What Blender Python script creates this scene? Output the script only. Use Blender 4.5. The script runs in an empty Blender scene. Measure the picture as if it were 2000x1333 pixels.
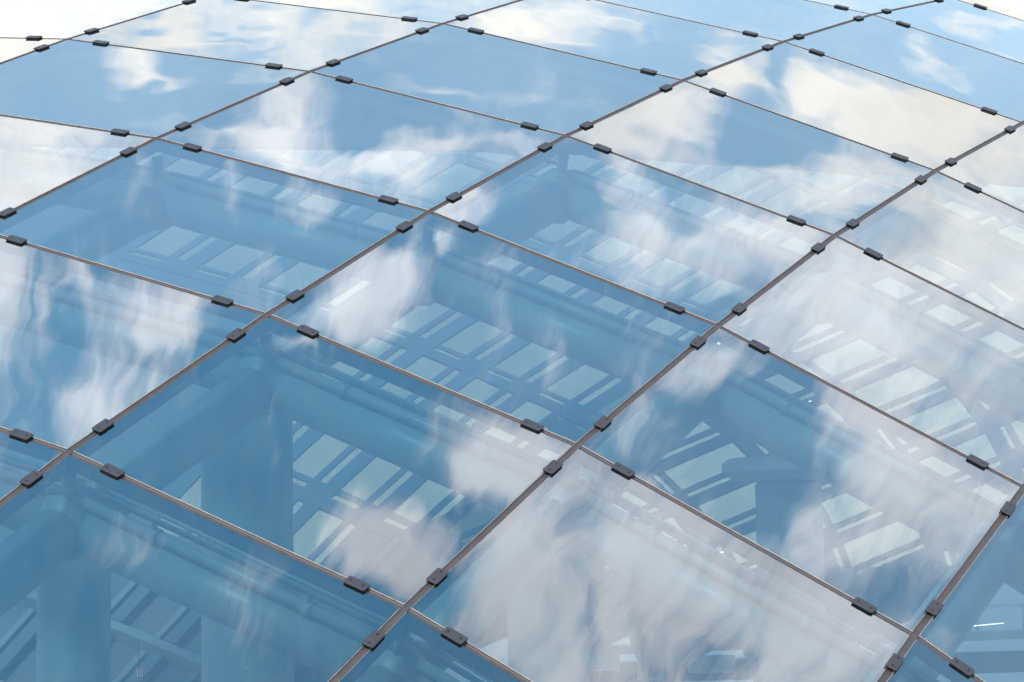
import bpy, bmesh, math, random
import numpy as np
from mathutils import Vector, Matrix

random.seed(7)
scene = bpy.context.scene
COL = scene.collection

# ------------------------------------------------------------------ camera
CAM = np.array([0.0, 0.0, 7.0])
F, CX, CY = 4700.0, 1000.0, 666.5              # pixels of the 2000 x 1333 photograph
UP = np.array([-.0140, -.9954, .0942]); UP /= np.linalg.norm(UP)
YV = np.array([0, 0, 1.0]) - UP[2] * UP; YV /= np.linalg.norm(YV)
MC = np.array([np.cross(YV, UP), YV, UP])      # camera axes (x right, y down, z ahead) -> world
cd = bpy.data.cameras.new('camera'); cam = bpy.data.objects.new('camera', cd); COL.objects.link(cam)
cd.sensor_width = 36.0; cd.lens = F / 2000.0 * 36.0; cd.clip_end = 20000.0; cd.clip_start = 0.1
R3 = Matrix([[MC[k][0], -MC[k][1], -MC[k][2]] for k in range(3)])
cam.matrix_world = Matrix.Translation(Vector(CAM)) @ R3.to_4x4()
scene.camera = cam
scene.render.resolution_x, scene.render.resolution_y = 1024, 682
scene.view_settings.view_transform = 'Standard'
scene.view_settings.look = 'None'
scene.view_settings.gamma = 1.0
scene.view_settings.use_curve_mapping = False
EXPOSURE = 1.35
scene.view_settings.exposure = EXPOSURE
cy = scene.cycles; cy.max_bounces = 7; cy.diffuse_bounces = 2; cy.glossy_bounces = 3; cy.transparent_max_bounces = 12; cy.caustics_reflective = False; cy.caustics_refractive = False; cy.use_adaptive_sampling = True; cy.adaptive_threshold = .03; cy.use_denoising = True
SUN_AZ, SUN_EL = math.radians(205.0), math.radians(42.0)   # behind the viewer, veiled by cloud
SKY_STRENGTH = 0.15

def pix(x, y, depth):
    """world point at a pixel of the photograph and a depth along the view axis"""
    return CAM + MC @ (np.array([(x - CX) / F, (y - CY) / F, 1.0]) * depth)
def ray(x, y):
    d = MC @ np.array([(x - CX) / F, (y - CY) / F, 1.0]); return d / np.linalg.norm(d)
def proj(p):
    c = MC.T @ (np.asarray(p) - CAM); return np.array([c[0] / c[2] * F + CX, c[1] / c[2] * F + CY])

# joints of the glass roof: where four panes meet, metres
NODES = {
    (-2,-2):(-11.137,13.829,7.162), (-1,-2):(-8.889,12.985,6.839), (0,-2):(-6.707,12.136,6.314), (1,-2):(-4.598,11.285,5.588), (2,-2):(-2.569,10.432,4.666), (3,-2):(-0.626,9.582,3.548), (4,-2):(1.227,8.734,2.236),
    (-2,-1):(-10.149,15.274,8.225), (-1,-1):(-7.904,14.425,7.918), (0,-1):(-5.728,13.574,7.409), (1,-1):(-3.624,12.723,6.692), (2,-1):(-1.598,11.879,5.764), (3,-1):(0.337,11.043,4.623), (4,-1):(2.179,10.217,3.269),
    (-2,0):(-9.146,16.749,9.230), (-1,0):(-6.902,15.895,8.937), (0,0):(-4.728,15.043,8.437), (1,0):(-2.629,14.196,7.727), (2,0):(-0.609,13.359,6.795), (3,0):(1.317,12.533,5.635), (4,0):(3.142,11.724,4.256),
    (-2,1):(-8.131,18.253,10.176), (-1,1):(-5.887,17.395,9.896), (0,1):(-3.708,16.545,9.399), (1,1):(-1.607,15.704,8.684), (2,1):(0.394,14.871,7.754), (3,1):(2.310,14.053,6.585), (4,1):(4.116,13.255,5.199),
    (-2,2):(-7.105,19.787,11.062), (-1,2):(-4.856,18.925,10.791), (0,2):(-2.683,18.075,10.299), (1,2):(-0.585,17.237,9.582), (2,2):(1.415,16.412,8.640), (3,2):(3.304,15.603,7.479), (4,2):(5.112,14.805,6.095),
    (-2,3):(-6.074,21.348,11.886), (-1,3):(-3.813,20.485,11.619), (0,3):(-1.640,19.634,11.126), (1,3):(0.453,18.798,10.406), (2,3):(2.446,17.976,9.467), (3,3):(4.340,17.168,8.308), (4,3):(6.145,16.371,6.933),
    (-2,4):(-5.038,22.933,12.651), (-1,4):(-2.769,22.073,12.375), (0,4):(-0.578,21.222,11.879), (1,4):(1.503,20.383,11.160), (2,4):(3.501,19.560,10.209), (3,4):(5.408,18.749,9.059), (4,4):(7.217,17.952,7.700),
    (-2,5):(-3.990,24.537,13.356), (-1,5):(-1.737,23.680,13.065), (0,5):(0.444,22.829,12.559), (1,5):(2.562,21.986,11.839), (2,5):(4.579,21.160,10.892), (3,5):(6.499,20.346,9.742), (4,5):(8.317,19.547,8.391),
    (-2,6):(-2.926,26.155,14.003), (-1,6):(-0.682,25.300,13.697), (0,6):(1.510,24.448,13.183), (1,6):(3.642,23.604,12.457), (2,6):(5.675,22.775,11.510), (3,6):(7.605,21.960,10.358), (4,6):(9.433,21.158,9.011),
    (-2,7):(-1.838,27.782,14.594), (-1,7):(0.412,26.929,14.272), (0,7):(2.609,26.080,13.743), (1,7):(4.738,25.238,13.005), (2,7):(6.779,24.408,12.056), (3,7):(8.721,23.590,10.908), (4,7):(10.562,22.784,9.563),
    (-2,8):(-0.720,29.415,15.130), (-1,8):(1.542,28.567,14.787), (0,8):(3.734,27.724,14.238), (1,8):(5.852,26.888,13.485), (2,8):(7.891,26.058,12.534), (3,8):(9.842,25.237,11.388), (4,8):(11.700,24.425,10.052),
}
NODES = {k: np.array(v) for k, v in NODES.items()}
def bil(i, j, u, v):
    a, b, c, d = NODES[(i, j)], NODES[(i+1, j)], NODES[(i+1, j+1)], NODES[(i, j+1)]
    return a*(1-u)*(1-v) + b*u*(1-v) + c*u*v + d*(1-u)*v
def bil_n(i, j, u, v):
    a, b, c, d = NODES[(i, j)], NODES[(i+1, j)], NODES[(i+1, j+1)], NODES[(i, j+1)]
    du = (b-a)*(1-v) + (c-d)*v; dv = (d-a)*(1-u) + (c-b)*u
    n = np.cross(du, dv); return n / np.linalg.norm(n)
def node_n(i, j):
    n = np.zeros(3)
    for a in (-1, 0):
        for b in (-1, 0):
            if all((i+a+p, j+b+q) in NODES for p in (0, 1) for q in (0, 1)):
                n = n + bil_n(i+a, j+b, -a, -b)
    return n / np.linalg.norm(n)
def uv_of(i, j, x, y):
    u = v = .5
    for _ in range(5):
        p0 = proj(bil(i, j, u, v)); e = 1e-3
        J = np.array([(proj(bil(i, j, u+e, v)) - p0) / e, (proj(bil(i, j, u, v+e)) - p0) / e]).T
        d = np.linalg.solve(J, np.array([x, y]) - p0); u += d[0]; v += d[1]
    return u, v
def refl(i, j, x, y):
    u, v = uv_of(i, j, x, y); n = bil_n(i, j, u, v); d = ray(x, y)
    return d - 2 * (d @ n) * n

# ------------------------------------------------------------------ sky with clouds, sun
E0 = np.array([math.sin(math.radians(15))*math.cos(math.radians(54)), math.cos(math.radians(15))*math.cos(math.radians(54)), math.sin(math.radians(54))])
E1 = np.cross(E0, [0, 0, 1.0]); E1 /= np.linalg.norm(E1); E2 = np.cross(E1, E0)   # right, up in the sky
def q_of(d): return np.array([d @ E1, d @ E2]) / max(d @ E0, .25)

# cloud banks (+) and clear gaps (-) of the sky: pane they mirror in, where, half sizes, strength
BLOBS = [
 # pane, x, y, rx, ry, amount
 ((-2,3), 60, 30, 320, 160, 1.2), ((-2,2), 20, 100, 300, 120, 1.2),
 ((-1,3), 450, 60, 420, 90, .75), ((-1,3), 285, 42, 30, 14, -.5), ((-1,3), 620, 28, 45, 18, -.6), ((-1,3), 465, 70, 70, 9, -.55), ((-1,3), 500, 108, 70, 26, -.7), ((-1,3), 700, 70, 60, 26, -.4), ((-1,3), 330, 100, 80, 30, .4),
 ((-1,4), 640, 15, 260, 60, .9), ((-1,4), 800, 25, 60, 24, -.5),
 ((-1,2), 250, 170, 420, 170, -.55), ((-1,2), 265, 135, 62, 48, 1.35), ((-1,2), 335, 155, 60, 16, .7), ((-1,2), 285, 178, 90, 18, .45), ((-1,2), 520, 145, 110, 22, .55), ((-1,2), 300, 240, 90, 26, .4),
 ((-1,1), 80, 330, 330, 150, .95), ((-1,1), 210, 292, 80, 26, -.45), ((-1,1), 60, 370, 100, 60, .4),
 ((0,0), 200, 680, 420, 320, -.08), ((0,0), 300, 600, 115, 85, 1.0), ((0,0), 225, 790, 110, 95, .95), ((0,0), 60, 620, 14, 170, .4), ((0,0), 380, 620, 20, 90, .45), ((0,0), 5, 580, 42, 200, .95), ((0,0), 92, 600, 16, 130, .6), ((0,0), 150, 540, 40, 60, .5), ((0,0), 60, 800, 100, 80, -.3), ((0,0), 170, 560, 25, 150, .5), ((0,0), 120, 700, 60, 50, -.35), ((0,0), 440, 650, 80, 60, -.4), ((0,0), 300, 750, 14, 60, .4),
 ((0,1), 420, 430, 480, 240, -.5), ((0,1), 457, 365, 26, 56, .85), ((0,1), 605, 395, 62, 46, .8), ((0,1), 270, 380, 30, 80, .35), ((0,1), 520, 330, 60, 22, .35),
 ((0,2), 700, 250, 480, 200, -.15), ((0,2), 560, 215, 100, 80, .8), ((0,2), 465, 270, 120, 34, .75), ((0,2), 855, 268, 100, 36, .7), ((0,2), 760, 195, 150, 60, -.5), ((0,2), 420, 238, 50, 24, -.4), ((0,2), 690, 335, 200, 46, .95), ((0,2), 560, 300, 100, 24, .5), ((0,2), 890, 350, 60, 40, -.3), ((0,2), 1010, 275, 60, 22, .5),
 ((0,3), 950, 130, 520, 170, -.5), ((0,3), 830, 175, 90, 20, .6), ((0,3), 970, 175, 130, 46, .35), ((0,3), 720, 105, 40, 50, .4), ((0,3), 1160, 195, 60, 44, .4), ((0,3), 1040, 120, 60, 30, .2),
 ((0,4), 1060, 55, 190, 62, 1.1), ((0,4), 1230, 108, 90, 36, -.8), ((0,4), 1240, 95, 18, 42, .6), ((0,4), 1340, 60, 120, 40, -.5), ((0,4), 1410, 95, 44, 46, .7), ((0,4), 1150, 95, 70, 14, .4),
 ((0,5), 1420, 20, 320, 80, -.25), ((0,6), 1640, 5, 250, 50, .1),
 ((1,-1), 350, 1130, 620, 320, -.6), ((1,-1), 255, 1062, 85, 44, .7), ((1,-1), 440, 1110, 56, 90, .6), ((1,-1), 535, 1085, 46, 80, .55), ((1,-1), 480, 1200, 90, 90, .5), ((1,-1), 620, 1190, 60, 50, .3),
 ((1,0), 560, 890, 520, 320, -.55), ((1,0), 580, 672, 46, 22, .7), ((1,0), 940, 880, 150, 100, 1.25), ((1,0), 735, 1050, 110, 110, 1.2), ((1,0), 810, 1110, 100, 100, 1.0), ((1,0), 1020, 900, 130, 60, .8), ((1,0), 530, 900, 20, 120, .4), ((1,0), 765, 930, 60, 50, -.4), ((1,0), 860, 960, 40, 80, -.3),
 ((1,1), 960, 640, 520, 260, -.5), ((1,1), 745, 565, 110, 90, 1.3), ((1,1), 650, 630, 110, 60, .9), ((1,1), 960, 575, 30, 90, .6), ((1,1), 1078, 620, 32, 120, .75), ((1,1), 880, 455, 34, 36, .65), ((1,1), 1010, 500, 70, 26, .45), ((1,1), 1160, 740, 100, 50, .4), ((1,1), 1250, 690, 30, 70, .3),
 ((1,2), 1250, 440, 520, 260, -.1), ((1,2), 905, 402, 70, 48, .9), ((1,2), 1085, 385, 125, 100, -.75), ((1,2), 1205, 330, 46, 66, .9), ((1,2), 1235, 460, 80, 90, .7), ((1,2), 1440, 480, 200, 90, .75), ((1,2), 1330, 420, 50, 50, -.3), ((1,2), 1540, 450, 100, 40, .5),
 ((1,3), 1250, 235, 170, 85, 1.2), ((1,3), 1495, 250, 130, 60, -1.0), ((1,3), 1480, 320, 120, 30, -.3), ((1,3), 1720, 350, 180, 50, .9), ((1,3), 1400, 350, 120, 30, .4), ((1,3), 1560, 400, 140, 50, .5), ((1,3), 1670, 300, 90, 26, .2),
 ((1,4), 1430, 135, 90, 55, 1.0), ((1,4), 1760, 235, 300, 90, 1.2), ((1,4), 1590, 150, 60, 60, .7), ((1,4), 1528, 145, 16, 80, -.7), ((1,4), 1480, 195, 34, 26, -.6), ((1,4), 1620, 225, 50, 24, -.3), ((1,4), 1640, 190, 100, 40, .4),
 ((1,5), 1780, 130, 420, 150, -.6), ((1,5), 1795, 95, 44, 60, .9), ((1,5), 1860, 150, 70, 30, .55), ((1,5), 1690, 100, 60, 20, .3),
 ((1,6), 1880, 55, 250, 80, -.5), ((1,6), 1950, 45, 90, 26, .9), ((1,6), 1850, 35, 40, 24, .5), ((1,7), 1950, 10, 200, 60, 1.1),
 ((2,-1), 850, 1300, 420, 220, -.8), ((2,-1), 720, 1320, 80, 60, .2),
 ((2,0), 1300, 1130, 700, 400, .95), ((2,0), 865, 1125, 90, 110, -1.2), ((2,0), 1150, 1190, 34, 130, -.6), ((2,0), 1250, 1240, 26, 100, -.4), ((2,0), 1405, 1285, 60, 44, -.5), ((2,0), 1190, 1010, 90, 46, -.35), ((2,0), 960, 1070, 90, 160, .5), ((2,0), 1600, 1180, 200, 120, .2),
 ((2,1), 1500, 860, 190, 180, -1.0), ((2,1), 1375, 725, 95, 56, .85), ((2,1), 1690, 840, 110, 190, 1.2), ((2,1), 1850, 960, 140, 120, .9), ((2,1), 1575, 1010, 46, 90, .7), ((2,1), 1255, 830, 90, 50, .6), ((2,1), 1730, 1180, 130, 60, -.7), ((2,1), 1480, 1010, 90, 60, -.5), ((2,1), 1700, 1060, 90, 60, .3),
 ((2,2), 1720, 640, 500, 320, .85), ((2,2), 1990, 740, 90, 90, -.4), ((2,2), 1640, 600, 100, 80, .15),
 ((2,3), 1880, 470, 320, 180, .95), ((2,3), 1725, 435, 90, 46, -.7), ((2,3), 1790, 480, 60, 50, -.25),
 ((2,4), 1960, 310, 240, 140, .85), ((2,5), 2040, 200, 160, 80, .3),
 ((3,1), 1930, 1150, 260, 260, -.6), ((3,1), 1850, 1255, 60, 70, .6), ((3,1), 1960, 1080, 60, 100, .4),
 ((3,0), 1850, 1300, 260, 160, -.7), ((3,2), 2080, 900, 160, 160, .3),
]

world = bpy.data.worlds.new('World'); scene.world = world; world.use_nodes = True
wn = world.node_tree; N = wn.nodes; L = wn.links; N.clear()
def node(t, **kw):
    n = N.new(t)
    for k, v in kw.items(): setattr(n, k, v)
    return n
def wmath(op, a, b=None, c=None, clamp=False):
    n = node('ShaderNodeMath', operation=op, use_clamp=clamp)
    for k, s in enumerate((a, b, c)):
        if s is None: continue
        if isinstance(s, (int, float)): n.inputs[k].default_value = s
        else: L.new(s, n.inputs[k])
    return n.outputs[0]
def wdot(sock, vec):
    n = node('ShaderNodeVectorMath', operation='DOT_PRODUCT'); L.new(sock, n.inputs[0]); n.inputs[1].default_value = vec
    return n.outputs['Value']
out = node('ShaderNodeOutputWorld'); bg = node('ShaderNodeBackground'); L.new(bg.outputs[0], out.inputs[0])
sky = node('ShaderNodeTexSky'); sky.sky_type = 'NISHITA'; sky.sun_disc = False
sky.sun_elevation = SUN_EL; sky.sun_rotation = SUN_AZ; sky.altitude = 200.0; sky.air_density = 1.0; sky.dust_density = 0.5; sky.ozone_density = 1.0
tc = node('ShaderNodeTexCoord'); D = tc.outputs['Generated']
den = wmath('MAXIMUM', wdot(D, E0), .25)
qx = wmath('DIVIDE', wdot(D, E1), den); qy = wmath('DIVIDE', wdot(D, E2), den)
comb = node('ShaderNodeCombineXYZ'); L.new(qx, comb.inputs[0]); L.new(qy, comb.inputs[1]); comb.inputs[2].default_value = 1.0; Q = comb.outputs[0]
# billows: bend the coordinates a little before anything is placed
szh = node('ShaderNodeSeparateXYZ'); L.new(D, szh.inputs[0])
hi = node('ShaderNodeMapRange', interpolation_type='SMOOTHSTEP'); L.new(szh.outputs[2], hi.inputs['Value']); hi.inputs['From Min'].default_value = .66; hi.inputs['From Max'].default_value = .88
HI = hi.outputs[0]                                                          # 0 low over the horizon, 1 overhead: flat banks below, upright streaks above imitate reflections stretched by the panes
def warp(vec, scale, sx, sy, det, amp, by=None):
    m = node('ShaderNodeMapping'); L.new(vec, m.inputs[0]); m.inputs['Scale'].default_value = (sx, sy, 1)
    n = node('ShaderNodeTexNoise', noise_dimensions='2D'); n.inputs['Scale'].default_value = scale; n.inputs['Detail'].default_value = det; n.inputs['Roughness'].default_value = .5
    L.new(m.outputs[0], n.inputs['Vector'])
    sb = node('ShaderNodeVectorMath', operation='SUBTRACT'); L.new(n.outputs['Color'], sb.inputs[0]); sb.inputs[1].default_value = (.5, .5, .5)
    if by is not None:
        sc_ = node('ShaderNodeVectorMath', operation='SCALE'); L.new(sb.outputs[0], sc_.inputs[0]); L.new(by, sc_.inputs['Scale']); sb = sc_
    md = node('ShaderNodeVectorMath', operation='MULTIPLY_ADD'); L.new(sb.outputs[0], md.inputs[0]); md.inputs[1].default_value = amp; L.new(vec, md.inputs[2])
    return md.outputs[0]
QW = warp(warp(Q, 30, 1, 1, 3.5, (.011, .013, 0)), 40, 1.4, .13, 2, (.0, .022, 0), HI)
sq = node('ShaderNodeSeparateXYZ'); L.new(QW, sq.inputs[0])
cq = node('ShaderNodeCombineXYZ')
for k_, (a_, b_) in enumerate(((0, 0), (1, 1), (0, 1))): L.new(wmath('MULTIPLY', sq.outputs[a_], sq.outputs[b_]), cq.inputs[k_])
QP = cq.outputs[0]
acc = None
for (pi, pj), x, y, rx, ry, amt in BLOBS:
    d0 = q_of(refl(pi, pj, x, y)); e = 4.0
    J = np.array([(q_of(refl(pi, pj, x+e, y)) - d0) / e, (q_of(refl(pi, pj, x, y+e)) - d0) / e]).T
    U, S, _ = np.linalg.svd(J @ np.diag([rx * 1.55, ry * 1.55]))
    A = np.linalg.inv(U @ np.diag(S)); o2 = -A @ d0; G = A.T @ A; h = 2 * (A.T @ o2); K = -1.0
    s = wmath('ADD', wdot(QP, (K*G[0, 0], K*G[1, 1], 2*K*G[0, 1])), wdot(QW, (K*h[0], K*h[1], K*(o2 @ o2) - K)), clamp=True)   # soft mound
    s = wmath('MULTIPLY', s, s)
    acc = wmath('MULTIPLY_ADD', s, amt * 1.1, acc if acc is not None else 0.0)
# wisps: fine streaks and broad cover that go on over the whole sky
def noise(scale, sx, sy, det, rough, off):
    m = node('ShaderNodeMapping'); L.new(QW, m.inputs[0]); m.inputs['Scale'].default_value = (sx, sy, 1); m.inputs['Location'].default_value = (off, off * .7, 0)
    n = node('ShaderNodeTexNoise', noise_dimensions='2D'); n.inputs['Scale'].default_value = scale; n.inputs['Detail'].default_value = det; n.inputs['Roughness'].default_value = rough
    L.new(m.outputs[0], n.inputs['Vector']); return n.outputs['Fac']
n1 = noise(20, 1.0, .8, 7, .63, 3.1); n2v = noise(50, 2.2, .26, 5, .6, 9.4); n2h = noise(40, .55, 1.7, 4, .58, 2.2)
n2 = wmath('ADD', wmath('MULTIPLY', n2v, HI), wmath('MULTIPLY', n2h, wmath('SUBTRACT', 1.0, HI)))
f1 = wmath('MULTIPLY_ADD', wmath('SUBTRACT', n1, .5), 1.7, acc)
f2 = wmath('MULTIPLY_ADD', wmath('SUBTRACT', n2, .5), 1.3, f1)
mr = node('ShaderNodeMapRange', interpolation_type='SMOOTHSTEP'); L.new(f2, mr.inputs['Value'])
mr.inputs['From Min'].default_value = -.34; mr.inputs['From Max'].default_value = 1.32
vr = node('ShaderNodeMapRange'); sz = node('ShaderNodeSeparateXYZ'); L.new(D, sz.inputs[0]); L.new(sz.outputs[2], vr.inputs['Value'])   # thin haze, denser towards the horizon
vr.inputs['From Min'].default_value = .50; vr.inputs['From Max'].default_value = .93; vr.inputs['To Min'].default_value = .42; vr.inputs['To Max'].default_value = .03
v2 = node('ShaderNodeMapRange', interpolation_type='SMOOTHSTEP'); L.new(sz.outputs[2], v2.inputs['Value']); v2.inputs['From Min'].default_value = .02; v2.inputs['From Max'].default_value = .45; v2.inputs['To Min'].default_value = .5; v2.inputs['To Max'].default_value = 0.0
haze = wmath('ADD', vr.outputs[0], v2.outputs[0])
cover = wmath('MULTIPLY_ADD', mr.outputs[0], wmath('SUBTRACT', 1.0, haze), haze)
tint = node('ShaderNodeVectorMath', operation='MULTIPLY'); L.new(sky.outputs[0], tint.inputs[0]); tint.inputs[1].default_value = (.62, 1.20, 1.14)   # the cyan cast of this sky
CLOUD, CLOUD_LOW = (5.2, 4.75, 5.0), (5.0, 4.25, 3.85)      # overhead, and warmer through more air low down
mix = node('ShaderNodeMix', data_type='RGBA'); L.new(cover, mix.inputs['Factor']); L.new(tint.outputs[0], mix.inputs['A']); 
shade = node('ShaderNodeMapRange'); L.new(noise(9, 1, 1, 4, .55, 5.7), shade.inputs['Value']); shade.inputs['From Min'].default_value = .32; shade.inputs['From Max'].default_value = .62; shade.inputs['To Min'].default_value = .78; shade.inputs['To Max'].default_value = 1.0   # grey and lit parts of the clouds
cmx = node('ShaderNodeMix', data_type='RGBA'); L.new(HI, cmx.inputs['Factor']); cmx.inputs['A'].default_value = (*CLOUD_LOW, 1); cmx.inputs['B'].default_value = (*CLOUD, 1)
csh = node('ShaderNodeVectorMath', operation='SCALE'); L.new(cmx.outputs['Result'], csh.inputs[0]); L.new(shade.outputs[0], csh.inputs['Scale']); L.new(csh.outputs[0], mix.inputs['B'])
L.new(mix.outputs['Result'], bg.inputs['Color']); bg.inputs['Strength'].default_value = SKY_STRENGTH
world.cycles.sampling_method = 'MANUAL'; world.cycles.sample_map_resolution = 256

sd = bpy.data.lights.new('sun', 'SUN'); sun = bpy.data.objects.new('sun', sd); COL.objects.link(sun)
sd.energy = 1.5; sd.angle = math.radians(10); sd.color = (1.0, .95, .88)
sdir = Vector((math.sin(SUN_AZ)*math.cos(SUN_EL), math.cos(SUN_AZ)*math.cos(SUN_EL), math.sin(SUN_EL)))
sun.rotation_euler = sdir.to_track_quat('Z', 'Y').to_euler()

# ------------------------------------------------------------------ materials
def new_mat(name):
    m = bpy.data.materials.new(name); m.use_nodes = True
    return m, m.node_tree.nodes, m.node_tree.links
def mlink(nt, a, b): nt.links.new(a, b)

def solid(name, col, rough=.6, metal=0.0, var=.12, scale=6.0, bump=0.0, spec=.5):
    m, n, l = new_mat(name); b = n['Principled BSDF']
    b.inputs['Roughness'].default_value = rough; b.inputs['Metallic'].default_value = metal
    b.inputs['Specular IOR Level'].default_value = spec
    g = n.new('ShaderNodeNewGeometry'); t = n.new('ShaderNodeTexNoise'); t.inputs['Scale'].default_value = scale; t.inputs['Detail'].default_value = 6; t.inputs['Roughness'].default_value = .65
    l.new(g.outputs['Position'], t.inputs['Vector'])
    r = n.new('ShaderNodeMapRange'); l.new(t.outputs['Fac'], r.inputs['Value']); r.inputs['From Min'].default_value = .3; r.inputs['From Max'].default_value = .7
    r.inputs['To Min'].default_value = 1 - var; r.inputs['To Max'].default_value = 1 + var
    v = n.new('ShaderNodeVectorMath'); v.operation = 'SCALE'; v.inputs[0].default_value = col; l.new(r.outputs[0], v.inputs['Scale'])
    l.new(v.outputs[0], b.inputs['Base Color'])
    r2 = n.new('ShaderNodeMapRange'); l.new(t.outputs['Fac'], r2.inputs['Value']); r2.inputs['To Min'].default_value = max(rough - .12, .05); r2.inputs['To Max'].default_value = min(rough + .12, 1)
    l.new(r2.outputs[0], b.inputs['Roughness'])
    if bump:
        bp = n.new('ShaderNodeBump'); bp.inputs['Strength'].default_value = bump; bp.inputs['Distance'].default_value = .01; l.new(t.outputs['Fac'], bp.inputs['Height']); l.new(bp.outputs[0], b.inputs['Normal'])
    return m

def glass(name, tint, gloss, f0, power, wave=0.0):
    """thin coated glass: mirror by angle, the rest passes tinted"""
    m, n, l = new_mat(name); n.remove(n['Principled BSDF']); o = n['Material Output']
    lw = n.new('ShaderNodeLayerWeight'); lw.inputs['Blend'].default_value = .5
    p = n.new('ShaderNodeMath'); p.operation = 'POWER'; l.new(lw.outputs['Facing'], p.inputs[0]); p.inputs[1].default_value = power
    f = n.new('ShaderNodeMath'); f.operation = 'MULTIPLY_ADD'; l.new(p.outputs[0], f.inputs[0]); f.inputs[1].default_value = 1 - f0; f.inputs[2].default_value = f0
    tr = n.new('ShaderNodeBsdfTransparent'); tr.inputs[0].default_value = (*tint, 1)
    gl = n.new('ShaderNodeBsdfGlossy'); gl.inputs['Color'].default_value = (*gloss, 1); gl.inputs['Roughness'].default_value = 0.0
    mx = n.new('ShaderNodeMixShader'); l.new(f.outputs[0], mx.inputs[0]); l.new(tr.outputs[0], mx.inputs[1]); l.new(gl.outputs[0], mx.inputs[2]); l.new(mx.outputs[0], o.inputs['Surface'])
    if wave:
        # a film of dust, run marks down the slope and a few specks
        gd = n.new('ShaderNodeNewGeometry'); md = n.new('ShaderNodeMapping'); md.inputs['Scale'].default_value = (3.0, .7, .7); l.new(gd.outputs['Position'], md.inputs[0])
        td = n.new('ShaderNodeTexNoise'); td.inputs['Scale'].default_value = 2.2; td.inputs['Detail'].default_value = 8; td.inputs['Roughness'].default_value = .7; l.new(md.outputs[0], td.inputs['Vector'])
        rd = n.new('ShaderNodeMapRange'); l.new(td.outputs['Fac'], rd.inputs['Value']); rd.inputs['From Min'].default_value = .4; rd.inputs['From Max'].default_value = .75; rd.inputs['To Max'].default_value = .05
        vo = n.new('ShaderNodeTexVoronoi'); vo.inputs['Scale'].default_value = 5.0; l.new(gd.outputs['Position'], vo.inputs['Vector'])
        sk = n.new('ShaderNodeMath'); sk.operation = 'LESS_THAN'; l.new(vo.outputs['Distance'], sk.inputs[0]); sk.inputs[1].default_value = .022
        sc = n.new('ShaderNodeMath'); sc.operation = 'MULTIPLY_ADD'; l.new(sk.outputs[0], sc.inputs[0]); sc.inputs[1].default_value = .35; l.new(rd.outputs[0], sc.inputs[2])
        df = n.new('ShaderNodeBsdfDiffuse'); df.inputs[0].default_value = (.30, .28, .26, 1)
        m2 = n.new('ShaderNodeMixShader'); l.new(sc.outputs[0], m2.inputs[0]); l.new(mx.outputs[0], m2.inputs[1]); l.new(df.outputs[0], m2.inputs[2]); l.new(m2.outputs[0], o.inputs['Surface'])
        g = n.new('ShaderNodeNewGeometry'); mp = n.new('ShaderNodeMapping'); mp.inputs['Scale'].default_value = (1.5, .9, .9); l.new(g.outputs['Position'], mp.inputs[0])
        t = n.new('ShaderNodeTexNoise'); t.inputs['Scale'].default_value = 1.3; t.inputs['Detail'].default_value = 1.0; t.inputs['Roughness'].default_value = .35; l.new(mp.outputs[0], t.inputs['Vector'])
        bp = n.new('ShaderNodeBump'); bp.inputs['Strength'].default_value = 1.0; bp.inputs['Distance'].default_value = wave; l.new(t.outputs['Fac'], bp.inputs['Height'])
        l.new(bp.outputs[0], gl.inputs['Normal'])
    return m

M = {
 'glass': glass('coated_blue_glass', (.35, .50, .525), (.83, .96, 1.0), .12, 1.7, wave=.0028),
 'edge': solid('ground_glass_edge', (.05, .04, .038), .5, var=.1, spec=.2),
 'arris': solid('pane_arris_glint', (.30, .25, .235), .5, var=.3, scale=20, spec=.25),  # pale tone paints in the glass arris catching the sky
 'seal': solid('silicone_seal', (.062, .048, .047), .6, var=.22, scale=14, bump=.15),
 'mullion': solid('dark_blue_aluminium', (.03, .05, .09), .4, .2),
 'plate': solid('anthracite_clamp', (.045, .041, .048), .5, 0, var=.12, scale=25, bump=.08, spec=.3),
 'pad': solid('black_rubber', (.010, .010, .013), .7),
 'screw': solid('screw_steel', (.05, .035, .04), .35, .8),
 'tube': solid('pale_steel_paint', (.25, .28, .29), .4, var=.06, scale=3),
 'column': solid('column_paint', (.21, .25, .26), .6, var=.05, scale=1.5),
 'beam': solid('ceiling_beam_paint', (.08, .10, .12), .55, var=.08),
 'board': solid('soffit_paint', (.09, .11, .125), .8, var=.06, scale=1.2),
 'inglass': glass('clear_rooflight_glass', (.60, .59, .54), (1, 1, 1), .04, 5.0),
 'lining': solid('dark_lining', (.10, .10, .115), .8, var=.05),
 'slab': solid('gallery_concrete', (.45, .46, .48), .8, var=.08),
 'rail': solid('rail_paint', (.75, .76, .78), .5),
 'rail_dull': solid('grey_rail_paint', (.15, .18, .19), .5),
 'red': solid('red_sign_paint', (.55, .06, .08), .5),
 'white': solid('white_panel', (.75, .75, .74), .5),
 'floor': solid('interior_floor_stone', (.20, .20, .21), .5, var=.1),
 'ground': solid('pale_paving', (.15, .165, .18), .9, var=.2, scale=.4),
}
lm, ln, ll = new_mat('lit_lamp'); ln['Principled BSDF'].inputs['Emission Color'].default_value = (1, .86, .62, 1); ln['Principled BSDF'].inputs['Emission Strength'].default_value = 1.6
M['lamp'] = lm

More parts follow.
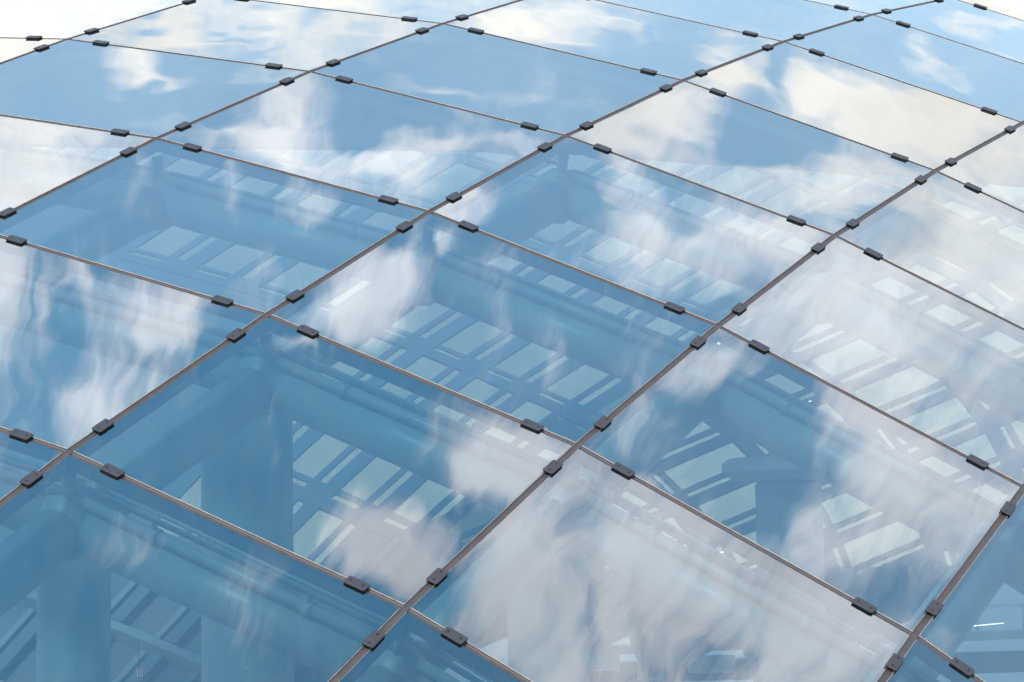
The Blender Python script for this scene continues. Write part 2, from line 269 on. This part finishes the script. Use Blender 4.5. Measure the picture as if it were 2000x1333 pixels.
# ------------------------------------------------------------------ helpers
def thing(name, label, cat, loc=(0, 0, 0), group=None):
    o = bpy.data.objects.new(name, None); COL.objects.link(o); o.location = [float(v) for v in loc]; o.empty_display_size = .2
    tag(o, label, cat, group, 'thing'); return o
def tag(o, label=None, cat=None, group=None, kind=None):
    for k, v in (('label', label), ('category', cat), ('group', group), ('kind', kind)):
        if v: o[k] = v
    return o
def adopt(o, parent):
    o.parent = parent
    loc = Vector((0, 0, 0)); p = parent
    while p is not None: loc += p.location; p = p.parent
    o.matrix_parent_inverse = Matrix.Translation(-loc)
def mesh(name, verts, faces, mats, parent=None, smooth=None, midx=None):
    me = bpy.data.meshes.new(name); me.from_pydata([tuple(float(c) for c in v) for v in verts], [], [tuple(f) for f in faces])
    for m in (mats if isinstance(mats, (list, tuple)) else [mats]): me.materials.append(m)
    if midx: me.polygons.foreach_set('material_index', midx)
    if smooth is not None: me.polygons.foreach_set('use_smooth', smooth if isinstance(smooth, list) else [smooth] * len(faces))
    me.update()
    o = bpy.data.objects.new(name, me); COL.objects.link(o)
    if parent is not None: adopt(o, parent)
    return o
def unit(v): v = np.asarray(v, float); return v / np.linalg.norm(v)
def bar(name, p0, p1, n, prof, m, parent, closed=True, smooth=False):
    """profile [(side, up)] swept from p0 to p1; n = up"""
    t = unit(p1 - p0); s = unit(np.cross(t, n)); u = np.cross(s, t)
    V = [p + s*a + u*b for p in (p0, p1) for a, b in prof]; k = len(prof)
    Fc = [(q, (q+1) % k, k + (q+1) % k, k + q) for q in range(k)] + [tuple(range(k))[::-1], tuple(range(k, 2*k))]
    return mesh(name, V, Fc, m, parent, [smooth]*k + [False, False])
def tube(name, p0, p1, r, m, parent, seg=20):
    n = np.array([0, 0, 1.0]) if abs(unit(p1-p0)[2]) < .9 else np.array([1.0, 0, 0])
    return bar(name, p0, p1, n, [(r*math.cos(2*math.pi*k/seg), r*math.sin(2*math.pi*k/seg)) for k in range(seg)], m, parent, smooth=True)
def lathe(name, base, prof, m, parent=None, seg=40):
    V, Fc = [], []
    for r, z in prof: V += [(base[0] + r*math.cos(2*math.pi*k/seg), base[1] + r*math.sin(2*math.pi*k/seg), base[2] + z) for k in range(seg)]
    for a in range(len(prof)-1):
        Fc += [(a*seg+k, a*seg+(k+1) % seg, (a+1)*seg+(k+1) % seg, (a+1)*seg+k) for k in range(seg)]
    Fc += [tuple(range(seg))[::-1], tuple(range((len(prof)-1)*seg, len(prof)*seg))]
    o = mesh(name, V, Fc, m, parent, True)
    o.data.set_sharp_from_angle(angle=math.radians(40)); return o
def box(name, c, ex, ey, ez, m, parent=None):
    """centre and three half-extent vectors, slightly bevelled"""
    ex, ey, ez, c = (np.asarray(q, float) for q in (ex, ey, ez, c))
    V = [c + a*ex + b*ey + d*ez for a in (-1, 1) for b in (-1, 1) for d in (-1, 1)]
    Fc = [(0, 1, 3, 2), (4, 6, 7, 5), (0, 4, 5, 1), (2, 3, 7, 6), (0, 2, 6, 4), (1, 5, 7, 3)]
    o = mesh(name, V, Fc, m, parent)
    bm = bmesh.new(); bm.from_mesh(o.data); bmesh.ops.recalc_face_normals(bm, faces=bm.faces)
    bmesh.ops.bevel(bm, geom=bm.edges[:], offset=min(np.linalg.norm(ex), np.linalg.norm(ey), np.linalg.norm(ez)) * .12, segments=1, affect='EDGES')
    bm.to_mesh(o.data); bm.free(); return o

# ------------------------------------------------------------------ ground and floor
g = mesh('ground', [(-3000, -3000, 0), (3000, -3000, 0), (3000, 6000, 0), (-3000, 6000, 0)], [(0, 1, 2, 3)], M['ground']); tag(g, kind='structure')
fl = mesh('interior_floor', [(-14, 11, .12), (16, 9, .12), (20, 44, .12), (-16, 44, .12)], [(0, 1, 2, 3)], M['floor']); tag(fl, kind='structure')

# ------------------------------------------------------------------ the curved glass skin
GAP, TH = .043, .030
I0, I1, J0, J1 = -2, 4, -2, 8
def visible(i, j, mrg=(-420, 2420, -240, 1900)):
    q = [proj(NODES[(i+a, j+b)]) for a in (0, 1) for b in (0, 1)]
    return max(p[0] for p in q) > mrg[0] and min(p[0] for p in q) < mrg[1] and max(p[1] for p in q) > mrg[2] and min(p[1] for p in q) < mrg[3]
PANES = [(i, j) for i in range(I0, I1) for j in range(J0, J1) if visible(i, j)]
facade = thing('glass_facade', 'curved blue glass skin of clamped square panes filling the whole view', 'facade', NODES[(1, -1)])
def make_pane(i, j, k=10):
    a = np.linalg.norm(NODES[(i+1, j)] - NODES[(i, j)]); b = np.linalg.norm(NODES[(i, j+1)] - NODES[(i, j)])
    iu, iv = GAP/2/a, GAP/2/b; cu, cv = .0035/a, .0035/b
    def pt(u, v, d): return bil(i, j, u, v) + bil_n(i, j, u, v) * d
    us = np.linspace(iu+cu, 1-iu-cu, k+1); vs = np.linspace(iv+cv, 1-iv-cv, k+1)
    V = [pt(u, v, 0) for v in vs for u in us]; Fc = [(r*(k+1)+c, r*(k+1)+c+1, (r+1)*(k+1)+c+1, (r+1)*(k+1)+c) for r in range(k) for c in range(k)]
    sm = [True]*len(Fc); mi = [0]*len(Fc)
    rim = lambda e, f, d: [pt(e, f, d), pt(1-e, f, d), pt(1-e, 1-f, d), pt(e, 1-f, d)]
    b0 = len(V); V += rim(iu+cu, iv+cv, 0) + rim(iu, iv, -.0035) + rim(iu, iv, -TH)
    for q in range(4):
        w = (q+1) % 4
        Fc.append((b0+4+q, b0+4+w, b0+w, b0+q)); sm.append(False); mi.append(1)
        Fc.append((b0+8+q, b0+8+w, b0+4+w, b0+4+q)); sm.append(False); mi.append(2)
    return mesh('glass_pane', V, Fc, [M['glass'], M['arris'], M['edge']], facade, sm, mi)
for ij in PANES: make_pane(*ij)

EDGES = set()
for i, j in PANES: EDGES |= {(i, j, 0), (i, j+1, 0), (i, j, 1), (i+1, j, 1)}      # 0: along a course, 1: up the slope
def ends(e):
    i, j, d = e; return (i, j), ((i+1, j) if d == 0 else (i, j+1))
NN = {n: node_n(*n) for n in NODES}
SEAL = [(-GAP/2+.001, -.009), (-.010, -.014), (.010, -.014), (GAP/2-.001, -.009), (GAP/2-.001, -.029), (-GAP/2+.001, -.029)]
for e in sorted(EDGES):
    a, b = ends(e); p0, p1 = NODES[a], NODES[b]; n = unit(NN[a] + NN[b]); t = unit(p1 - p0)
    q0, q1 = (p0, p1) if e[2] else (p0 + t*GAP/2, p1 - t*GAP/2)
    bar('joint_seal', q0, q1, n, SEAL, M['seal'], facade)
    q0, q1 = (p0, p1) if e[2] else (p0 + t*.052, p1 - t*.052)
    bar('mullion', q0, q1, n, [(-.05, -.034), (.05, -.034), (.05, -.085), (-.05, -.085)], M['mullion'], facade)

# clamp plates: one mesh set, copied
def rounded(L_, W_, r, k=3):
    pts = []
    for cx, cy, a0 in ((L_/2-r, W_/2-r, 0), (-L_/2+r, W_/2-r, 90), (-L_/2+r, -W_/2+r, 180), (L_/2-r, -W_/2+r, 270)):
        for q in range(k+1):
            a = math.radians(a0 + 90*q/k); pts.append((cx + r*math.cos(a), cy + r*math.sin(a)))
    return pts
def slab_mesh(name, rings, m):
    V, Fc = [], []; k = len(rings[0][0])
    for pts, z in rings: V += [(x, y, z) for x, y in pts]
    for a in range(len(rings)-1): Fc += [(a*k+q, a*k+(q+1) % k, (a+1)*k+(q+1) % k, (a+1)*k+q) for q in range(k)]
    Fc += [tuple(range(k))[::-1], tuple(range((len(rings)-1)*k, len(rings)*k))]
    me = bpy.data.meshes.new(name); me.from_pydata(V, [], Fc); me.materials.append(m); me.update(); return me
CL, CW = .140, .072
plate_me = slab_mesh('clamp_plate', [(rounded(CL, CW, .010), .0080), (rounded(CL, CW, .010), .0140), (rounded(CL-.004, CW-.004, .009), .0158)], M['plate'])
plate_me.materials.append(M['pad'])
for p_ in plate_me.polygons:
    if abs(p_.normal.z) < .3: p_.material_index = 1                           # cut edges take the black pad material
pad_me = slab_mesh('clamp_pad', [(rounded(CL-.008, CW-.008, .008), .001), (rounded(CL-.008, CW-.008, .008), .0078)], M['pad'])
screw_me = slab_mesh('clamp_screw', [(rounded(.014, .014, .0069, 3), .0159), (rounded(.014, .014, .0069, 3), .0175), (rounded(.006, .006, .0029, 3), .0168)], M['screw'])
for e in sorted(EDGES):
    a, b = ends(e); p0, p1 = NODES[a], NODES[b]; t = unit(p1 - p0)
    for base, sgn, nn in ((p0, 1, NN[a]), (p1, -1, NN[b])):
        c = base + t*sgn*(.335 + random.uniform(-.012, .012)); q = proj(c)
        if not (-150 < q[0] < 2150 and -120 < q[1] < 1480): continue
        n = unit(.75*nn + .25*unit(NN[a] + NN[b])); x = unit(t + np.cross(n, t) * random.uniform(-.02, .02)); y = unit(np.cross(n, x)); n = np.cross(x, y)
        o = bpy.data.objects.new('clamp', plate_me); COL.objects.link(o)
        mw = Matrix([[x[k], y[k], n[k], c[k]] for k in range(3)] + [[0, 0, 0, 1]])
        o.parent = facade; o.matrix_parent_inverse = Matrix.Translation(-facade.location); o.matrix_basis = mw
        pd = bpy.data.objects.new('rubber_pad', pad_me); COL.objects.link(pd); pd.parent = o
        for sx in (-.042, .042):
            s = bpy.data.objects.new('screw', screw_me); COL.objects.link(s); s.parent = o; s.location = (sx, 0, 0); s.rotation_euler = (0, 0, random.uniform(0, 1))

# ------------------------------------------------------------------ opaque lining behind the upper panes
LINE = [(-600, 272), (0, 280), (700, 287), (1046, 293), (1175, 298), (1300, 310), (1594, 329), (1790, 340), (1997, 361), (2600, 420)]
def line_y(x): return float(np.interp(x, [p[0] for p in LINE], [p[1] for p in LINE]))
lining = thing('spandrel_lining', 'dark lining boards hidden behind the upper rows of glass, lower edge showing as a line', 'lining', NODES[(1, 4)])
for (i, j) in PANES:
    def off(u, v, d): return bil(i, j, u, v) - bil_n(i, j, u, v)*d
    lo, ok = [], False
    for u in np.linspace(0, 1, 9):
        a, b = 0.0, 1.0
        f = lambda v: proj(off(u, v, .24))[1] - line_y(proj(off(u, v, .24))[0])
        if f(1) >= 0: a = 1.0
        elif f(0) > 0:
            for _ in range(24):
                c = (a+b)/2
                if f(c) > 0: a = c
                else: b = c
        lo.append(a); ok |= a < .995
    if not ok: continue
    V = []
    for u, a in zip(np.linspace(0, 1, 9), lo): V += [off(u, a, .24), off(u, 1, .24), off(u, a, .27), off(u, 1, .27)]
    Fc = []
    for q in range(8): k = q*4; Fc += [(k, k+4, k+5, k+1), (k+2, k+3, k+7, k+6), (k, k+2, k+6, k+4), (k+1, k+5, k+7, k+3)]
    mesh('lining_board', V, Fc, M['lining'], lining, True)

# ------------------------------------------------------------------ tubular steel frame under the glass
frame = thing('tubular_frame', 'pale steel tube grid running just behind the glass joints', 'steel frame', NODES[(1, 0)])
TD, TR = .52, .15
def below(n): q = proj(NODES[n] - NN[n]*TD); return q[1] > line_y(q[0]) - 10
for e in sorted(EDGES):
    a, b = ends(e)
    if not (below(a) and below(b)): continue
    p0, p1 = NODES[a] - NN[a]*TD, NODES[b] - NN[b]*TD; t = unit(p1 - p0); n = unit(NN[a] + NN[b])
    tube('tube', p0, p1, TR if e[2] == 0 else TR*1.12, M['tube'], frame, 24)
    if e[2] == 0:
        r0, r1 = p0 + n*.205, p1 + n*.205
        tube('rail_pipe', r0, r1, .036, M['tube'], frame, 12)
        sl = unit(np.cross(n, t))
        tube('conduit', r0 + sl*.15 - n*.03, r1 + sl*.15 - n*.03, .020, M['tube'], frame, 10)
        tube('conduit', r0 + sl*.23 - n*.05, r1 + sl*.23 - n*.05, .013, M['tube'], frame, 8)
        for k in (.27, .74):
            c = r0*(1-k) + r1*k
            tube('bracket', c - n*.1, c + n*.075, .014, M['beam'], frame, 8)
            tube('pipe_clip', c - t*.03, c + t*.03, .05, M['tube'], frame, 12)
for nd in sorted({n for e in EDGES for n in ends(e)}):
    if not below(nd): continue
    c = NODES[nd] - NN[nd]*TD
    V = []; o = lathe('hub', c - np.array([0, 0, .2]), [(.05, -.02), (.15, .04), (.2, .14), (.2, .26), (.15, .36), (.05, .42)], M['tube'], frame, 24)
    tube('hub_stud', c + NN[nd]*.15, c + NN[nd]*.36, .045, M['tube'], frame, 12)

# ------------------------------------------------------------------ round columns
def column(xc, w, depth, ytop, label, drum=None):
    top = pix(xc, ytop, depth); r = w/2*depth/F
    t = thing('round_column', label, 'column', (top[0], top[1], .12), 'columns inside')
    lathe('shaft', (top[0], top[1], .12), [(r*1.25, 0), (r*1.25, .05), (r, .07), (r, top[2] - .12 - .03), (r*.9, top[2]-.12)], M['column'], t, 56)
    if drum:
        R, h = drum; lathe('drum_head', (top[0], top[1], top[2] + .004), [(R*.8, 0), (R, .08), (R, h), (R*.9, h+.05)], M['slab'], t, 64)
    return t
column(482, 178, 17.55, 760, 'wide round column behind the pane left of centre, rising to a tube joint')
column(145, 142, 15.6, 1010, 'round column at the far lower left behind dark blue glass')
column(1066, 156, 16.0, 1000, 'round column veiled by white reflections, below centre')
column(1540, 130, 22.5, 940, 'round column with flared drum head behind the right-hand pane', drum=(.62, .16))

# ------------------------------------------------------------------ rooflight ceilings farther inside
AVN = unit(NN[(1, 1)] + NN[(2, 2)])
class Far:
    def __init__(self, x, y, depth, n): self.p = pix(x, y, depth); self.n = unit(n)
    def at(self, q, lift=0.0):
        d = ray(*q); s = ((self.p - CAM) @ self.n) / (d @ self.n); return CAM + d*s + self.n*lift
REF = np.array([(-10, 1950, 128), (-8, 1845, 192), (-7, 1782, 228), (-6, 1712, 268), (-5, 1636, 314), (-4, 1548, 362), (-3, 1450, 415), (-2, 1340, 478), (-1, 1212, 556), (0, 1070.5, 646.7), (1, 930, 737), (2, 797, 835), (3, 623, 993), (4, 470, 1150), (5, 330, 1300), (6, 195, 1450)])
def PL(c, r):
    x = np.interp(r, REF[:, 0], REF[:, 1]); y = np.interp(r, REF[:, 0], REF[:, 2]); k = c - 2
    return np.array([x + 101*k - 2.6*k*k*(k < 0), y + 44*k + .9*k*k*(k < 0)])
RREF = np.array([(-6, 880, 380), (-5, 1000, 405), (-4, 1115, 437), (-3, 1240, 470), (-2, 1365, 505), (-1, 1490, 545), (0, 1610, 592), (1, 1717, 645), (2, 1801, 706), (3, 1869, 773), (4, 1925, 845), (5, 1968, 925), (6, 2000, 1010), (7, 2030, 1100)])
def PR(m, n):
    x = np.interp(m, RREF[:, 0], RREF[:, 1]); y = np.interp(m, RREF[:, 0], RREF[:, 2]); return np.array([x - 185*n, y + 78*n])
A2 = [proj(NODES[(2, j)]) for j in range(-1, 9)]
def side(q): return q[0] - float(np.interp(q[1], [p[1] for p in A2[::-1]], [p[0] for p in A2[::-1]]))

def prism(name, ring, far, lift0, lift1, m, parent):
    k = len(ring); V = [far.at(q, lift0) for q in ring] + [far.at(q, lift1) for q in ring]
    Fc = [tuple(range(k)), tuple(range(k, 2*k))[::-1]] + [(q, k+q, k+(q+1) % k, (q+1) % k) for q in range(k)]
    return mesh(name, V, Fc, m, parent)
def ceiling(P, far, cr, rr, keep, openq, cs, rs, label):
    """cs/rs: (opening end, bar end, slot end) as fractions of one bay"""
    t = thing('rooflight_ceiling', label, 'rooflight', far.p)
    bV, bF = [], []
    def board(ring):
        k = len(bV); bV.extend(far.at(q, -.004) for q in ring); bV.extend(far.at(q, -.04) for q in ring)
        bF.extend([(k, k+1, k+2, k+3), (k+7, k+6, k+5, k+4), (k, k+4, k+5, k+1), (k+1, k+5, k+6, k+2), (k+2, k+6, k+7, k+3), (k+3, k+7, k+4, k)])
    for c in range(*cr):
        for r in range(*rr):
            mid = P(c+.4, r+.4)
            if not keep(mid): continue
            R = lambda a, b, d, e: [P(c+a, r+d), P(c+b, r+d), P(c+b, r+e), P(c+a, r+e)]
            if openq(mid):
                for (a, b, d, e) in ((0, cs[0], 0, rs[0]), (cs[1], cs[2], 0, rs[0]), (0, cs[0], rs[1], rs[2])):
                    prism('rooflight_pane', R(a, b, d, e), far, -.010, -.014, M['inglass'], t)
                prism('glazing_bar', R(cs[0], cs[1], -.004, rs[2]), far, -.02, .006, M['beam'], t)
                prism('glazing_bar', R(0, cs[2], rs[0], rs[1]), far, -.02, .005, M['beam'], t)
                prism('rafter', R(cs[2], 1, -.004, rs[2]), far, -.02, .009, M['beam'], t)
                prism('purlin', R(0, 1, rs[2], 1), far, -.022, .012, M['beam'], t)
                prism('cover_strip', R(cs[1], cs[2], rs[0], rs[2]), far, -.018, .004, M['beam'], t)
            else:
                board(R(0, 1, 0, 1))
                if 1000 < mid[1] < 1400 and mid[0] < 1300:
                    prism('ceiling_rail', R(.46, .56, 0, .90), far, -.002, .05, M['rail_dull'], t)
                    prism('ceiling_rail', R(.70, .90, 0, .86), far, -.002, .12, M['beam'], t)
                    prism('cable_tray', R(0, 1, .90, .98), far, -.002, .16, M['rail_dull'], t)
    if bF: mesh('soffit_board', bV, bF, M['board'], t)
    return t
farL = Far(1070, 647, 34.0, AVN); farR = Far(1717, 645, 30.0, AVN)
ceiling(PL, farL, (-16, 8), (-10, 6), lambda q: side(q) < 45 and 190 < q[1] < 1420 and q[0] > -500,
        lambda q: q[1] < 400 or q[1] < 1110 and not (q[0] < 640 and 590 < q[1] < 760) and not (900 < q[0] < 1120 and 345 < q[1] < 430) and q[0] > 330,
        (.50, .61, .745), (.77, .82, .88), 'long rooflight grid seen deep inside, behind the central and left panes')
ceiling(PR, farR, (-6, 7), (-8, 7), lambda q: side(q) >= -60 and 260 < q[1] < 1250 and q[0] < 2700,
        lambda q: q[1] < 1130, (.56, .66, .78), (.74, .80, .86), 'steeper rooflight grid seen deep inside, behind the right-hand panes')

# ------------------------------------------------------------------ gallery, lamps, sign inside
gal = thing('gallery_balcony', 'pale gallery floor edge with rail low inside the right half', 'balcony', pix(1600, 1260, 25))
def hbar(name, x0, y0, x1, y1, depth, th, dep, m, parent):
    a, b = pix(x0, y0, depth), pix(x1, y1, depth); h = th*depth/F/2; t = unit(b-a); u = unit(np.cross(np.cross(t, [0, 0, 1]), t)); w = np.cross(t, u)
    return box(name, (a+b)/2 + w*0, (b-a)/2, w*dep, u*h, m, parent)
hbar('handrail', 1090, 1222, 2060, 1178, 25, 7, .04, M['rail'], gal)
hbar('floor_edge', 1060, 1275, 2060, 1236, 25, 16, .25, M['slab'], gal)
hbar('lower_fascia', 1060, 1318, 2060, 1290, 25.2, 40, .15, M['board'], gal)
for k in range(11):
    x = 1100 + k*90; y = 1222 - (x-1090)*44/970
    tube('post', pix(x, y+3, 25), pix(x, y+46, 25), .02, M['rail'], gal, 8)
for k, (x, w, h) in enumerate(((1270, 50, 60), (1390, 90, 34), (1180, 60, 30))):
    hbar('parapet_panel', x-w/2, 1300-k*2, x+w/2, 1299-k*2, 24.4, h, .05, M['white'], gal)

lp = hbar('linear_lamp', 1885, 1224.5, 1960, 1217.5, 24, 1.6, .015, M['lamp'], None); tag(lp, 'thin lit strip lamp glowing yellow behind the lower right pane', 'lamp', None, 'thing')
for x, y, lab in ((972, 1195, 'tiny lit lamp behind the big white pane near the bottom'), (1410, 1079, 'tiny lit lamp under the long joint right of centre'), (1852, 1051, 'tiny lit lamp near the right-hand joint'), (1582, 784, 'tiny lit lamp behind the pane under the right joint')):
    o = hbar('ceiling_lamp', x-3, y+.5, x+3, y-.5, 23, 1.3, .012, M['lamp'], None); tag(o, lab, 'lamp', 'small lit lamps inside', 'thing')
sg = thing('hanging_sign', 'small red and white sign hanging on a cord at lower left', 'sign', pix(272, 1312, 19))
box('sign_panel', pix(273, 1314, 19), unit(MC[:, 0])*.034, unit(MC[:, 2])*.01, np.array([0, 0, .04]), M['red'], sg)
for k in (-1, 0, 1): box('white_stripe', pix(273 + k*4.6, 1315, 18.985), unit(MC[:, 0])*.004, unit(MC[:, 2])*.004, np.array([0, 0, .03]), M['white'], sg)
tube('cord', pix(271, 1304, 19), pix(270, 1250, 19), .003, M['pad'], sg, 6)
sp = thing('floodlight', 'small dark floodlight on a short stem behind the right-hand pane', 'floodlight', pix(1848, 1130, 24))
box('lamp_head', pix(1840, 1103, 24), unit(MC[:, 0])*.036, unit(MC[:, 2])*.05, np.array([0, 0, .045]), M['beam'], sp)
tube('stem', pix(1845, 1112, 24), pix(1849, 1150, 24), .016, M['beam'], sp, 8)
